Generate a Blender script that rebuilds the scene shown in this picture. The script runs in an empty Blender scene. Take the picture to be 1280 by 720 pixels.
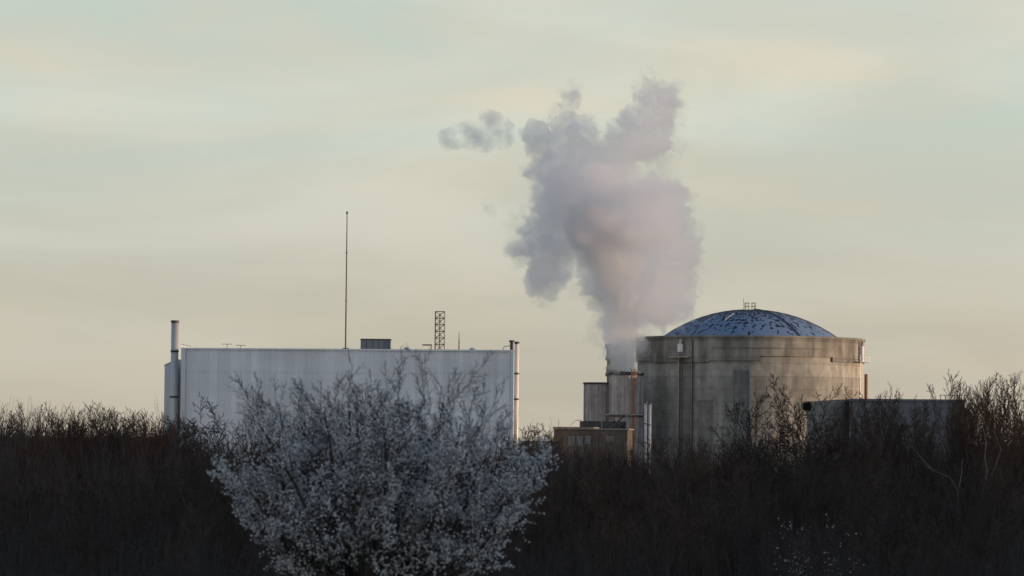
import bpy, bmesh, math, random
from mathutils import Vector, Matrix, noise
R = math.radians
S = bpy.context.scene
C = S.collection

# ------------------------------------------------------------------ camera
FPX = 4536.0                       # focal length in pixels of a 1280 wide picture
CAM = Vector((0, 0, 22))
PITCH, ROLL = R(2.335), R(0.55)
cam = bpy.data.cameras.new('camera')
cam.lens = FPX * 36 / 1280
cam.sensor_width = 36
cam.clip_start, cam.clip_end = 1.0, 30000
cam.dof.use_dof = True
cam.dof.focus_distance = 640
cam.dof.aperture_fstop = 3.2
cam_ob = bpy.data.objects.new('camera', cam)
C.objects.link(cam_ob)
ROT = Matrix.Rotation(R(90) + PITCH, 3, 'X') @ Matrix.Rotation(ROLL, 3, 'Z')
cam_ob.matrix_world = Matrix.Translation(CAM) @ ROT.to_4x4()
S.camera = cam_ob

# ------------------------------------------------------------------ sky and sun
SUN_EL, SUN_AZ = R(4.6), R(95.5)   # azimuth from +Y towards +X
sdir = Vector((math.sin(SUN_AZ) * math.cos(SUN_EL), math.cos(SUN_AZ) * math.cos(SUN_EL), math.sin(SUN_EL)))
W = bpy.data.worlds.new('World')
S.world = W
W.use_nodes = True
wt = W.node_tree
wt.nodes.clear()
def wn(t, **k):
    n = wt.nodes.new(t)
    for a, b in k.items(): setattr(n, a, b)
    return n
sky = wn('ShaderNodeTexSky', sky_type='NISHITA', sun_disc=False, sun_elevation=SUN_EL, sun_rotation=SUN_AZ,
         altitude=50, air_density=1.0, dust_density=1.2, ozone_density=2.2)
bg = wn('ShaderNodeBackground'); bg.inputs['Strength'].default_value = 0.12
out = wn('ShaderNodeOutputWorld')
tc = wn('ShaderNodeTexCoord')
mp = wn('ShaderNodeMapping'); mp.inputs['Scale'].default_value = (7, 7, 30); mp.inputs['Rotation'].default_value = (0, R(-3), 0)
n1 = wn('ShaderNodeTexNoise'); n1.inputs['Scale'].default_value = 1.0; n1.inputs['Detail'].default_value = 6; n1.inputs['Roughness'].default_value = .52; n1.inputs['Distortion'].default_value = .5
r1 = wn('ShaderNodeMapRange'); r1.inputs['From Min'].default_value = .36; r1.inputs['From Max'].default_value = .66; r1.inputs['To Min'].default_value = .82; r1.inputs['To Max'].default_value = .97
r1.interpolation_type = 'SMOOTHSTEP'
# thin cloud veil: cream low down, cooler and thinner overhead
sx = wn('ShaderNodeSeparateXYZ')
vr = wn('ShaderNodeValToRGB')
cr = vr.color_ramp
cr.elements[0].position = 0.0; cr.elements[0].color = (.59, .515, .415, 1)
cr.elements[1].position = 1.0; cr.elements[1].color = (.26, .37, .60, 1)
for p, c in ((.030, (.625, .585, .48, 1)), (.060, (.66, .65, .55, 1)), (.098, (.725, .715, .605, 1)), (.14, (.72, .71, .61, 1)), (.28, (.61, .63, .67, 1))):
    e = cr.elements.new(p); e.color = c
mul = wn('ShaderNodeVectorMath', operation='SCALE'); mul.inputs['Scale'].default_value = 1 / .12
n2 = wn('ShaderNodeTexNoise'); n2.inputs['Scale'].default_value = .6; n2.inputs['Detail'].default_value = 5; n2.inputs['Distortion'].default_value = .6
mp2 = wn('ShaderNodeMapping'); mp2.inputs['Scale'].default_value = (14, 14, 60); mp2.inputs['Location'].default_value = (3.1, 5.7, 1.3); mp2.inputs['Rotation'].default_value = (0, R(-9), 0)
tint = wn('ShaderNodeValToRGB'); tint.color_ramp.elements[0].position = .38; tint.color_ramp.elements[1].position = .64
tint.color_ramp.elements[0].color = (.885, 1.0, 1.05, 1); tint.color_ramp.elements[1].color = (1.035, .99, .955, 1)
tm = wn('ShaderNodeVectorMath', operation='MULTIPLY')
mix = wn('ShaderNodeMix', data_type='RGBA')
L = wt.links.new
tfade = wn('ShaderNodeMix', data_type='RGBA'); tfade.inputs['A'].default_value = (1, 1, 1, 1)
tz = wn('ShaderNodeMapRange'); tz.inputs['From Min'].default_value = .05; tz.inputs['From Max'].default_value = .10; tz.inputs['To Min'].default_value = .3
L(tz.outputs[0], tfade.inputs['Factor']); L(tint.outputs['Color'], tfade.inputs['B'])
L(tc.outputs['Generated'], mp.inputs['Vector']); L(mp.outputs[0], n1.inputs['Vector']); L(n1.outputs['Fac'], r1.inputs['Value'])
L(tc.outputs['Generated'], mp2.inputs['Vector']); L(mp2.outputs[0], n2.inputs['Vector']); L(n2.outputs['Fac'], tint.inputs['Fac'])
L(tc.outputs['Generated'], sx.inputs[0]); L(sx.outputs['Z'], vr.inputs['Fac']); L(sx.outputs['Z'], tz.inputs['Value']); L(vr.outputs['Color'], tm.inputs[0]); L(tfade.outputs['Result'], tm.inputs[1])
L(tm.outputs[0], mul.inputs[0])
L(r1.outputs[0], mix.inputs['Factor']); L(sky.outputs[0], mix.inputs['A']); L(mul.outputs[0], mix.inputs['B'])
L(mix.outputs['Result'], bg.inputs['Color']); L(bg.outputs[0], out.inputs[0])

sl = bpy.data.lights.new('sun', 'SUN')
sl.energy = 5.0; sl.angle = R(.55); sl.color = (1.0, .68, .42)
so = bpy.data.objects.new('sun', sl); C.objects.link(so)
so.rotation_euler = sdir.to_track_quat('Z', 'Y').to_euler(); so.location = (200, 0, 200)

S.view_settings.view_transform = 'Standard'; S.view_settings.look = 'None'
S.view_settings.exposure = 0.0; S.view_settings.gamma = 1; S.view_settings.use_curve_mapping = False
S.cycles.volume_bounces = 8; S.cycles.volume_step_rate = .6; S.cycles.max_bounces = 10; S.cycles.diffuse_bounces = 2
S.cycles.use_denoising = True; S.cycles.sample_clamp_indirect = 3.0
S.cycles.volume_max_steps = 256

# ------------------------------------------------------------------ helpers
def P(px, py, Y):
    d = ROT @ Vector(((px - 640) / FPX, -(py - 360) / FPX, -1))
    return CAM + d * (Y / d.y)
def tag(o, label=None, cat=None, group=None, kind=None):
    for k, v in (('label', label), ('category', cat), ('group', group), ('kind', kind)):
        if v: o[k] = v
    return o
def empty(name, loc, label, cat, group=None):
    o = bpy.data.objects.new(name, None); C.objects.link(o); o.location = loc
    o.empty_display_size = .3
    return tag(o, label, cat, group)

class Geo:
    def __init__(s): s.v = []; s.f = []
    def box(s, x0, x1, y0, y1, z0, z1):
        b = len(s.v)
        s.v += [(x0, y0, z0), (x1, y0, z0), (x1, y1, z0), (x0, y1, z0), (x0, y0, z1), (x1, y0, z1), (x1, y1, z1), (x0, y1, z1)]
        s.f += [tuple(b + i for i in q) for q in ((0, 3, 2, 1), (4, 5, 6, 7), (0, 1, 5, 4), (1, 2, 6, 5), (2, 3, 7, 6), (3, 0, 4, 7))]
        return s
    def tube(s, pts, rad, n=3, caps=True):
        pts = [Vector(p) for p in pts]
        b = len(s.v); m = len(pts)
        ref = Vector((1, 0, 0)) if abs((pts[-1] - pts[0]).normalized().x) < .8 else Vector((0, 1, 0))
        for i, p in enumerate(pts):
            t = (pts[min(i + 1, m - 1)] - pts[max(i - 1, 0)]).normalized()
            u = t.cross(ref).normalized(); w = t.cross(u)
            r = rad[i] if hasattr(rad, '__len__') else rad
            for k in range(n):
                a = 2 * math.pi * k / n
                q = p + u * (math.cos(a) * r) + w * (math.sin(a) * r)
                s.v.append((q.x, q.y, q.z))
        for i in range(m - 1):
            for k in range(n):
                k2 = (k + 1) % n
                s.f.append((b + i * n + k, b + i * n + k2, b + (i + 1) * n + k2, b + (i + 1) * n + k))
        if caps and n > 3:
            s.f.append(tuple(b + k for k in range(n))[::-1]); s.f.append(tuple(b + (m - 1) * n + k for k in range(n)))
        return s
    def lathe(s, prof, n=96, c=(0, 0), a0=0, a1=2 * math.pi, wob=None):
        """surface of revolution of [(r, z)] round the point c"""
        b = len(s.v); full = abs(a1 - a0 - 2 * math.pi) < 1e-6
        cols = n if full else n + 1
        for i in range(cols):
            a = a0 + (a1 - a0) * i / n
            for r, z in prof:
                rr = r * (wob(a, z) if wob else 1)
                s.v.append((c[0] + rr * math.cos(a), c[1] + rr * math.sin(a), z))
        k = len(prof)
        for i in range(n):
            j = (i + 1) % cols
            for q in range(k - 1):
                s.f.append((b + i * k + q, b + j * k + q, b + j * k + q + 1, b + i * k + q + 1))
        if not full:
            s.f.append(tuple(b + q for q in range(k))); s.f.append(tuple(b + n * k + q for q in range(k))[::-1])
        return s
    def build(s, name, m, parent=None, loc=None, smooth=False):
        me = bpy.data.meshes.new(name); me.from_pydata(s.v, [], s.f); me.update()
        if smooth: me.polygons.foreach_set('use_smooth', [True] * len(me.polygons))
        me.materials.append(m)
        o = bpy.data.objects.new(name, me); C.objects.link(o)
        if parent: o.parent = parent
        if loc: o.location = loc
        return o

def mat(name, col, rough=.8, metal=0., var=.25, scale=(1, 1, 1), nscale=1., detail=6, dark=None, spec=.3, bump=0., second=None):
    """base colour broken up by one or two noise fields in object space"""
    m = bpy.data.materials.new(name); m.use_nodes = True
    t = m.node_tree; b = t.nodes['Principled BSDF']
    b.inputs['Roughness'].default_value = rough; b.inputs['Metallic'].default_value = metal
    b.inputs['Specular IOR Level'].default_value = spec
    c = t.nodes.new('ShaderNodeTexCoord'); mp = t.nodes.new('ShaderNodeMapping'); mp.inputs['Scale'].default_value = scale
    n = t.nodes.new('ShaderNodeTexNoise'); n.inputs['Scale'].default_value = nscale; n.inputs['Detail'].default_value = detail; n.inputs['Roughness'].default_value = .6
    r = t.nodes.new('ShaderNodeValToRGB')
    lo = dark or tuple(x * (1 - var) for x in col)
    hi = tuple(min(1, x * (1 + var)) for x in col)
    r.color_ramp.elements[0].position = .3; r.color_ramp.elements[0].color = (*lo, 1)
    r.color_ramp.elements[1].position = .7; r.color_ramp.elements[1].color = (*hi, 1)
    t.links.new(c.outputs['Object'], mp.inputs[0]); t.links.new(mp.outputs[0], n.inputs['Vector']); t.links.new(n.outputs['Fac'], r.inputs['Fac'])
    last = r.outputs['Color']
    if second:
        sc, ns, amt = second
        mp2 = t.nodes.new('ShaderNodeMapping'); mp2.inputs['Scale'].default_value = sc
        n2 = t.nodes.new('ShaderNodeTexNoise'); n2.inputs['Scale'].default_value = ns; n2.inputs['Detail'].default_value = 5; n2.inputs['Distortion'].default_value = .6
        r2 = t.nodes.new('ShaderNodeMapRange'); r2.inputs['From Min'].default_value = .35; r2.inputs['From Max'].default_value = .65
        r2.inputs['To Min'].default_value = 1 - amt; r2.inputs['To Max'].default_value = 1 + amt * .5
        v = t.nodes.new('ShaderNodeVectorMath'); v.operation = 'SCALE'
        t.links.new(c.outputs['Object'], mp2.inputs[0]); t.links.new(mp2.outputs[0], n2.inputs['Vector']); t.links.new(n2.outputs['Fac'], r2.inputs['Value'])
        t.links.new(last, v.inputs[0]); t.links.new(r2.outputs[0], v.inputs['Scale']); last = v.outputs[0]
    t.links.new(last, b.inputs['Base Color'])
    if bump:
        bp = t.nodes.new('ShaderNodeBump'); bp.inputs['Strength'].default_value = bump; bp.inputs['Distance'].default_value = .1
        t.links.new(n.outputs['Fac'], bp.inputs['Height']); t.links.new(bp.outputs[0], b.inputs['Normal'])
    return m

def concrete(name, col, lift=2.4, stain=.28):
    """weathered cast concrete: lift lines, rain streaks and blotches"""
    m = mat(name, col, rough=.9, var=.30, nscale=.55, scale=(1, 1, .7), detail=10, second=((.35, .35, .05), 1.0, stain), bump=.25, spec=.15)
    t = m.node_tree; b = t.nodes['Principled BSDF']
    src = b.inputs['Base Color'].links[0].from_socket
    c = t.nodes.new('ShaderNodeTexCoord'); sp = t.nodes.new('ShaderNodeSeparateXYZ')
    md = t.nodes.new('ShaderNodeMath'); md.operation = 'PINGPONG'; md.inputs[1].default_value = lift / 2
    mr = t.nodes.new('ShaderNodeMapRange'); mr.inputs['From Min'].default_value = 0; mr.inputs['From Max'].default_value = .16; mr.inputs['To Min'].default_value = .80; mr.inputs['To Max'].default_value = 1
    # each lift was cast from a slightly different mix
    fl = t.nodes.new('ShaderNodeMath'); fl.operation = 'SNAP'; fl.inputs[1].default_value = lift
    ad = t.nodes.new('ShaderNodeMath'); ad.operation = 'ADD'; ad.inputs[1].default_value = lift / 2
    wh = t.nodes.new('ShaderNodeTexWhiteNoise'); wh.noise_dimensions = '1D'
    mw = t.nodes.new('ShaderNodeMapRange'); mw.inputs['To Min'].default_value = .86; mw.inputs['To Max'].default_value = 1.08
    pr = t.nodes.new('ShaderNodeMath'); pr.operation = 'MULTIPLY'
    v = t.nodes.new('ShaderNodeVectorMath'); v.operation = 'SCALE'
    k = t.links.new
    k(c.outputs['Object'], sp.inputs[0]); k(sp.outputs['Z'], md.inputs[0]); k(md.outputs[0], mr.inputs['Value'])
    k(sp.outputs['Z'], fl.inputs[0]); k(fl.outputs[0], wh.inputs['W']); k(wh.outputs['Value'], mw.inputs['Value'])
    k(mr.outputs[0], pr.inputs[0]); k(mw.outputs[0], pr.inputs[1]); k(src, v.inputs[0]); k(pr.outputs[0], v.inputs['Scale']); k(v.outputs[0], b.inputs['Base Color'])
    return m

M = {
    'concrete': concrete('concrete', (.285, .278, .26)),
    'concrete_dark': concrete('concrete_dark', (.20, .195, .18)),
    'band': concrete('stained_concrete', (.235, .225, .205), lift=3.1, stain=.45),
    'panel': concrete('recess_shade_concrete', (.19, .195, .19), lift=1.9, stain=.3),
    'cell': mat('cell_concrete', (.36, .335, .325), var=.2, nscale=.8, second=((1.2, 1.2, .05), 1.0, .4), bump=.2, spec=.15),
    'old': mat('old_concrete', (.25, .23, .21), var=.35, nscale=.7, bump=.4, spec=.1),
    'soot': mat('soot', (.05, .05, .052), var=.4),
    'clad': mat('cladding', (.80, .795, .83), rough=.55, var=.08, scale=(1.1, .2, .012), nscale=1.0, detail=3, second=((.07, .07, .10), 1, .10), spec=.3),
    'clad_pale': mat('cladding_pale', (.66, .68, .72), rough=.5, var=.05, scale=(1, 1, .02)),
    'steel': mat('stainless', (.42, .41, .41), rough=.5, metal=.55, var=.10, scale=(1, 1, .2), nscale=2),
    'pale_metal': mat('pale_metal', (.66, .62, .57), rough=.42, var=.12, scale=(1, 1, .3), nscale=2, spec=.5),
    'galv': mat('galvanised', (.40, .41, .42), rough=.5, metal=.5, var=.2, nscale=3),
    'dark': mat('dark_steel', (.055, .058, .065), rough=.6, metal=.2, var=.3),
    'hvac': mat('plant_box', (.14, .16, .185), rough=.7, var=.15, scale=(3, 3, .1)),
    'rust': mat('rust', (.20, .085, .04), var=.4, nscale=2),
    'white': mat('white_paint', (.72, .72, .70), rough=.5, var=.06),
    'shed': mat('shed_sheet', (.15, .16, .18), var=.08, scale=(1.5, 1.5, .03)),
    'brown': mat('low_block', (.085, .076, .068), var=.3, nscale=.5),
    'glass': mat('window_glass', (.10, .115, .13), rough=.15, spec=.6, var=.2),
    'ground': mat('ground', (.07, .066, .045), var=.5, nscale=.15, detail=10, rough=1, spec=.05),
    'bark': mat('bark', (.060, .052, .046), var=.35, nscale=3, rough=.95, spec=.08),
    'twig': mat('twig', (.075, .055, .044), var=.3, nscale=.35, rough=.9, spec=.08),
    'twig_red': mat('twig_red', (.085, .046, .034), var=.3, nscale=.35, rough=.9, spec=.08),
    'brush': mat('brush', (.072, .060, .056), var=.5, nscale=.09, rough=.95, spec=.05),
    'brush_shade': mat('brush_shade', (.044, .042, .042), var=.45, nscale=.3, rough=.95, spec=.05),  # brush of the near rows, their shade put into the colour
    'twig_sun_tint': mat('twig_sun_tint', (.115, .072, .052), var=.3, nscale=.35, rough=.9, spec=.08),  # low sun's warmth put into the twig colour at the right edge
    'twig_dark': mat('twig_dark', (.050, .042, .039), var=.3, nscale=.35, rough=.95, spec=.05),
    'pale_bark': mat('pale_bark', (.16, .148, .136), var=.3, nscale=2, rough=.9, spec=.1),
    'plum_bark': mat('plum_bark', (.060, .052, .050), var=.3, nscale=3, rough=.9, spec=.1),
    'petal': mat('petal', (.60, .62, .645), var=.14, nscale=6, rough=.8, spec=.1),
}

def sheets(m, wx, amt):
    """sheet by sheet tone differences along the length of a clad wall"""
    t = m.node_tree; b = t.nodes['Principled BSDF']; src = b.inputs['Base Color'].links[0].from_socket
    c = t.nodes.new('ShaderNodeTexCoord'); sp = t.nodes.new('ShaderNodeSeparateXYZ')
    sn = t.nodes.new('ShaderNodeMath'); sn.operation = 'SNAP'; sn.inputs[1].default_value = wx
    wh = t.nodes.new('ShaderNodeTexWhiteNoise'); wh.noise_dimensions = '1D'
    mw = t.nodes.new('ShaderNodeMapRange'); mw.inputs['To Min'].default_value = 1 - amt; mw.inputs['To Max'].default_value = 1 + amt * .6
    v = t.nodes.new('ShaderNodeVectorMath'); v.operation = 'SCALE'; k = t.links.new
    k(c.outputs['Object'], sp.inputs[0]); k(sp.outputs['X'], sn.inputs[0]); k(sn.outputs[0], wh.inputs['W']); k(wh.outputs['Value'], mw.inputs['Value'])
    k(src, v.inputs[0]); k(mw.outputs[0], v.inputs['Scale']); k(v.outputs[0], b.inputs['Base Color'])
sheets(M['clad'], 1.24, .07); sheets(M['shed'], 1.6, .12)
def dome_mat():
    """snow, tinted as in blue shade, lying over a dark sheet roof, worn through in flecks that follow the slope"""
    m = bpy.data.materials.new('shaded_snow_dome'); m.use_nodes = True
    t = m.node_tree; b = t.nodes['Principled BSDF']; b.inputs['Roughness'].default_value = .7; b.inputs['Specular IOR Level'].default_value = .15
    k = t.links.new
    def nd(ty, **kw):
        n = t.nodes.new(ty)
        for a, v in kw.items(): setattr(n, a, v)
        return n
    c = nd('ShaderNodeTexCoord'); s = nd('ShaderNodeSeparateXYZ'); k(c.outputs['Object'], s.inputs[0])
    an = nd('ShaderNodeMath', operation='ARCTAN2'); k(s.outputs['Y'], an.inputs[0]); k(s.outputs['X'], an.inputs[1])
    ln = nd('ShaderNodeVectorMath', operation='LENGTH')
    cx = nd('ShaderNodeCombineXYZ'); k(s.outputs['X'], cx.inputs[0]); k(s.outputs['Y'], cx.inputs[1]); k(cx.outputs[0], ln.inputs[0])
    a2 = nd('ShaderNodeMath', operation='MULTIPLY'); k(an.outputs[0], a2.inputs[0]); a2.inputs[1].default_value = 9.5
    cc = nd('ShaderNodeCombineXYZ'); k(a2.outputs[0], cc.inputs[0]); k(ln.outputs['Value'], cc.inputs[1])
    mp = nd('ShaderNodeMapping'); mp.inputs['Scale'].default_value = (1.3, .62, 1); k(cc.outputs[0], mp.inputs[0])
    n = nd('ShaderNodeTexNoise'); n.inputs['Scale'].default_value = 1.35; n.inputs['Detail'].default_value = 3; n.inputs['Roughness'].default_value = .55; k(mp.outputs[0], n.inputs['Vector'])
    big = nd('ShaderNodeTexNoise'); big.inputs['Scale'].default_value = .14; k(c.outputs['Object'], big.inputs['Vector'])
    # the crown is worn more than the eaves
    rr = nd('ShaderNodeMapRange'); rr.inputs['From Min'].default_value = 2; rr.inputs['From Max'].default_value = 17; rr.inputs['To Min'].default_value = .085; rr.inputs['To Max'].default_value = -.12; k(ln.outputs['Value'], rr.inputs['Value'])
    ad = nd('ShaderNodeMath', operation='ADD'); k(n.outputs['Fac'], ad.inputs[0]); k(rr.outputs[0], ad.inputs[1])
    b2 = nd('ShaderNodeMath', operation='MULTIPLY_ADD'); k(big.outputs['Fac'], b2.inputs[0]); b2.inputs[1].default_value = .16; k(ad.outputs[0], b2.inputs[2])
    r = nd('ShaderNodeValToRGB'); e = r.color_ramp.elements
    e[0].position = .545; e[0].color = (.115, .175, .275, 1); e[1].position = .585; e[1].color = (.012, .016, .028, 1)  # blue sky shade on the snow is put into this base colour
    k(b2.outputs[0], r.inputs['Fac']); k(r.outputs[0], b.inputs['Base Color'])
    return m
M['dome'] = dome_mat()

# ------------------------------------------------------------------ ground
def sstep(a, b, x):
    t = max(0, min(1, (x - a) / (b - a))); return t * t * (3 - 2 * t)
def lerp(a, b, t): return a + (b - a) * t
def height(x, y):
    pts = ((-1e9, 20.3), (15, 20.3), (65, 18.1), (110, 13.6), (200, 10.5), (310, 9.5), (480, 0), (1e9, 0))
    for (a, ha), (b, hb) in zip(pts, pts[1:]):
        if y <= b:
            h = lerp(ha, hb, (y - a) / (b - a)); break
    # added unseen ridge on the right, raised to keep low sun off the wood
    rid = sstep(64 + .145 * max(y, 0), 175 + .12 * max(y, 0), x) * (1 - sstep(430, 560, y))
    h = max(h, lerp(h, 44, rid)) if rid > 0 else h
    if y > 2200: h += 4 * sstep(2200, 6500, y) * (.6 + .4 * math.sin(x / 700.0 + 1.0))
    return h + .35 * noise.noise(Vector((x * .05, y * .05, 0)))
xs = [-9000, -5000, -2500, -1200, -700, -450, -320] + [-240 + 8 * i for i in range(86)] + [520, 700, 1200, 2500, 5000, 9000]
ys = [-600, -300, -150, -80] + [-40 + 8 * i for i in range(80)] + [620, 660, 700, 760, 850, 1000, 1300, 1700, 2200, 3000, 4000, 5200, 6500, 9000, 14000]
g = Geo()
for y in ys:
    for x in xs: g.v.append((x, y, height(x, y)))
nx = len(xs)
for j in range(len(ys) - 1):
    for i in range(nx - 1): g.f.append((j * nx + i, j * nx + i + 1, (j + 1) * nx + i + 1, (j + 1) * nx + i))
tag(g.build('ground', M['ground'], smooth=True), kind='structure')

# ------------------------------------------------------------------ reactor building
RC = P(937, 500, 700); RX, RY = RC.x, 700.0
def z_of(py, Y, px=640): return P(px, py, Y).z
RR = 22.0
ztop = P(937, 419, 700 - RR).z
def rpx(px, py, off=0.0):
    """point on the drum wall seen at a pixel"""
    x = P(px, py, 690).x
    for _ in range(4):
        dx = x - RX
        yy = RY - math.sqrt(max(.01, (RR + off) ** 2 - min(dx * dx, (RR + off - .01) ** 2)))
        x = P(px, py, yy).x
    return P(px, py, yy)
def rang(px, py=450):
    p = rpx(px, py); return math.atan2(p.y - RY, p.x - RX)
reactor = empty('reactor_building', (RX, RY, 0), 'round concrete reactor building with a shallow snow flecked dome', 'reactor building')
zb = rpx(937, 448).z - .0
g = Geo(); g.lathe([(RR - .35, -1), (RR - .35, ztop - .9), (RR - .35, ztop - .3), (RR - 1.6, ztop - .3)], 160)
g.build('wall', M['concrete'], reactor, smooth=False)
# thickened head of the drum, hanging lower in some bays
zs_ = {'a': rpx(937, 451).z, 'b': rpx(1000, 446).z, 'c': rpx(860, 453).z}
ang = [(rang(1041), 'd'), (rang(950), 'b'), (rang(886), 'a'), (rang(812), 'c')]
g = Geo()
def band(a0, a1, zl, n=24):
    g.lathe([(RR - .3, zl), (RR, zl + .04), (RR, ztop - .45), (RR - .4, ztop - .40)], n, a0=a0, a1=a1)
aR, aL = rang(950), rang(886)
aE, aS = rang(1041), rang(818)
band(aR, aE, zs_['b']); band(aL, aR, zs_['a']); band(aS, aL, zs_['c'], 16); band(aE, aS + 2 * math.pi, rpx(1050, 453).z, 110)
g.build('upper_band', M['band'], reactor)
g = Geo(); g.lathe([(RR - .2, ztop - .44), (RR + .16, ztop - .44), (RR + .16, ztop - .02), (RR - .1, ztop), (RR - 1.5, ztop), (RR - 1.5, ztop - .3)], 160)
g.build('parapet', M['concrete_dark'], reactor)
# middle ledge line under the cornice
g = Geo(); zl = rpx(937, 434).z
g.lathe([(RR - .05, zl - .22), (RR + .10, zl - .2), (RR + .10, zl), (RR - .05, zl + .05)], 60, a0=rang(890), a1=rang(1030))
g.build('ledge', M['concrete_dark'], reactor)
# panel with recess shade put into darker concrete, and its right jamb
a0, a1 = rang(917), rang(937)
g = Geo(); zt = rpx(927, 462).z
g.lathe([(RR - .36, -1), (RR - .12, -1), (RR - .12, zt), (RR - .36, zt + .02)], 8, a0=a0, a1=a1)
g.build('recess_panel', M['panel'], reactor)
g = Geo(); g.lathe([(RR - .40, -1), (RR + .62, -1), (RR + .62, zt), (RR - .40, zt + .05)], 4, a0=a1, a1=a1 + .030)
g.v += []
bpi = len(g.v)
g.build('jamb', M['concrete'], reactor)
# dark stained bays left of centre
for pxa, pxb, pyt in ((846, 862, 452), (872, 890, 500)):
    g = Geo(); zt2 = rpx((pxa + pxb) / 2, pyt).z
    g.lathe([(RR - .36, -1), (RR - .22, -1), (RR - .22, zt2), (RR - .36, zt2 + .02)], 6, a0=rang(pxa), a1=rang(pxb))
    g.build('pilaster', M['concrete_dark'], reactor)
# dome
DR = 17.9; dz0 = ztop - .6; apex = P(935, 387.5, 700).z
rise = apex - dz0; RS = (DR * DR + rise * rise) / (2 * rise)
prof = []
for i in range(25):
    r = DR * (1 - i / 24); prof.append((max(r, .02), dz0 - (RS - rise) + math.sqrt(RS * RS - r * r)))
g = Geo(); g.lathe(prof, 96)
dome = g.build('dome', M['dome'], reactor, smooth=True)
def domept(a, r, up=0.): return Vector((r * math.cos(a), r * math.sin(a), dz0 - (RS - rise) + math.sqrt(RS * RS - r * r) + up))
for k, (a, rad, m_) in enumerate(((R(-60), .22, 'dark'), (R(-118), .09, 'galv'), (R(-139), .09, 'galv'), (R(-12), .10, 'dark'), (R(-172), .10, 'dark'), (R(30), .12, 'dark'), (R(90), .12, 'dark'), (R(150), .12, 'dark'))):
    r0, r1 = (1.3, 17.3) if m_ == 'dark' else ((7.5, 11.8) if k == 1 else (9.5, 13.5))
    g = Geo(); g.tube([domept(a, lerp(r0, r1, i / 8), .05) for i in range(9)], rad, 4)
    g.build('dome_rib', M[m_], dome)
# little railed platform on the crown
plat = Geo().lathe([(.02, apex - .25), (1.15, apex - .25), (1.15, apex + .05), (.02, apex + .08)], 14).build('crown_platform', M['dark'], reactor)
g = Geo(); zt = apex + 1.35
for i in range(10):
    a = 2 * math.pi * i / 10; q = (1.1 * math.cos(a), 1.1 * math.sin(a))
    g.tube([(q[0], q[1], apex), (q[0], q[1], zt)], .035, 4)
for z in (apex + .7, zt):
    g.tube([(1.1 * math.cos(2 * math.pi * i / 20), 1.1 * math.sin(2 * math.pi * i / 20), z) for i in range(21)], .035, 4)
g.build('railing', M['dark'], plat)
g = Geo().tube([(-1.3, -.2, apex - .1), (-1.3, -.2, apex + 2.3)], .035, 4); g.build('lightning_rod', M['dark'], plat)
# instrument platform on the left of the front, with its pole and conduit
def local(p): return p - Vector((RX, RY, 0))
p = local(rpx(853, 448, .2)); a = math.atan2(p.y, p.x); z = p.z
def at_wall(ang_, off, zz): return ((RR + off) * math.cos(ang_), (RR + off) * math.sin(ang_), zz)
def wall_platform(pxc, pxa, pxb, pyf, tall):
    z = local(rpx(pxc, pyf)).z; aa, ab, ac = rang(pxa), rang(pxb), rang(pxc)
    g = Geo(); g.lathe([(RR + .02, z - .12), (RR + 1.25, z - .12), (RR + 1.25, z), (RR + .02, z)], 6, a0=min(aa, ab), a1=max(aa, ab))
    pl = g.build('access_platform', M['galv'], reactor)
    g = Geo()
    for i in range(5):
        q = lerp(aa, ab, i / 4); g.tube([at_wall(q, 1.2, z), at_wall(q, 1.2, z + 1.1)], .035, 4)
    for zz in (z + .55, z + 1.1): g.tube([at_wall(lerp(aa, ab, i / 6), 1.2, zz) for i in range(7)], .035, 4)
    g.build('railing', M['galv'], pl)
    return pl, z, ac
pl, z, ac = wall_platform(853, 841, 864, 446, 1)
c1 = Vector(at_wall(ac, .7, z))
g = Geo(); g.tube([c1 + Vector((0, 0, .9)), c1 + Vector((0, 0, 2.4))], .55, 10); g.build('white_tank', M['white'], pl)
g = Geo(); g.tube([c1 + Vector((0, 0, 2.4)), c1 + Vector((.1, 0, 3.3))], .3, 8); g.build('cowl', M['galv'], pl)
g = Geo(); zb0 = z - .12
for off in (-.012, .012): g.tube([at_wall(ac + off, .35, -1), at_wall(ac + off, .35, zb0)], .06, 4)
for i in range(int((zb0 + 1) / .45)): g.tube([at_wall(ac - .012, .35, -1 + .45 * i), at_wall(ac + .012, .35, -1 + .45 * i)], .03, 3)
g.build('ladder', M['dark'], reactor)
g = Geo(); q = rang(849); g.tube([at_wall(q, .2, -1), at_wall(q, .2, zb0)], .10, 6); g.build('drainpipe', M['galv'], reactor)
g = Geo(); q = rang(866); g.tube([at_wall(q, .05, -1), at_wall(q, .05, ztop - 1)], .14, 6); g.build('drainpipe', M['dark'], reactor)
# right hand landing, ladder and pipe
pl, z, ac = wall_platform(1074, 1068, 1079.3, 452, 1)
c1 = Vector(at_wall(ac, .55, z))
g = Geo().tube([c1, c1 + Vector((0, 0, 2.9))], .42, 10); g.build('white_tank', M['white'], pl)
g = Geo(); g.tube([c1 + Vector((0, 0, 2.9)), c1 + Vector((.25, 0, 3.8))], .36, 8); g.build('cowl', M['galv'], pl)
g = Geo()
for off in (-.02, .02): g.tube([at_wall(ac + off, .4, -1), at_wall(ac + off, .4, z - .12)], .06, 4)
for i in range(int((z + 1) / .45)): g.tube([at_wall(ac - .02, .4, -1 + .45 * i), at_wall(ac + .02, .4, -1 + .45 * i)], .03, 3)
g.build('ladder', M['galv'], reactor)
g = Geo(); zt = local(rpx(1078, 467)).z; g.tube([at_wall(R(-3), .35, -1), at_wall(R(-3), .35, zt)], .32, 8); g.build('drainpipe', M['rust'], reactor)

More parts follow.
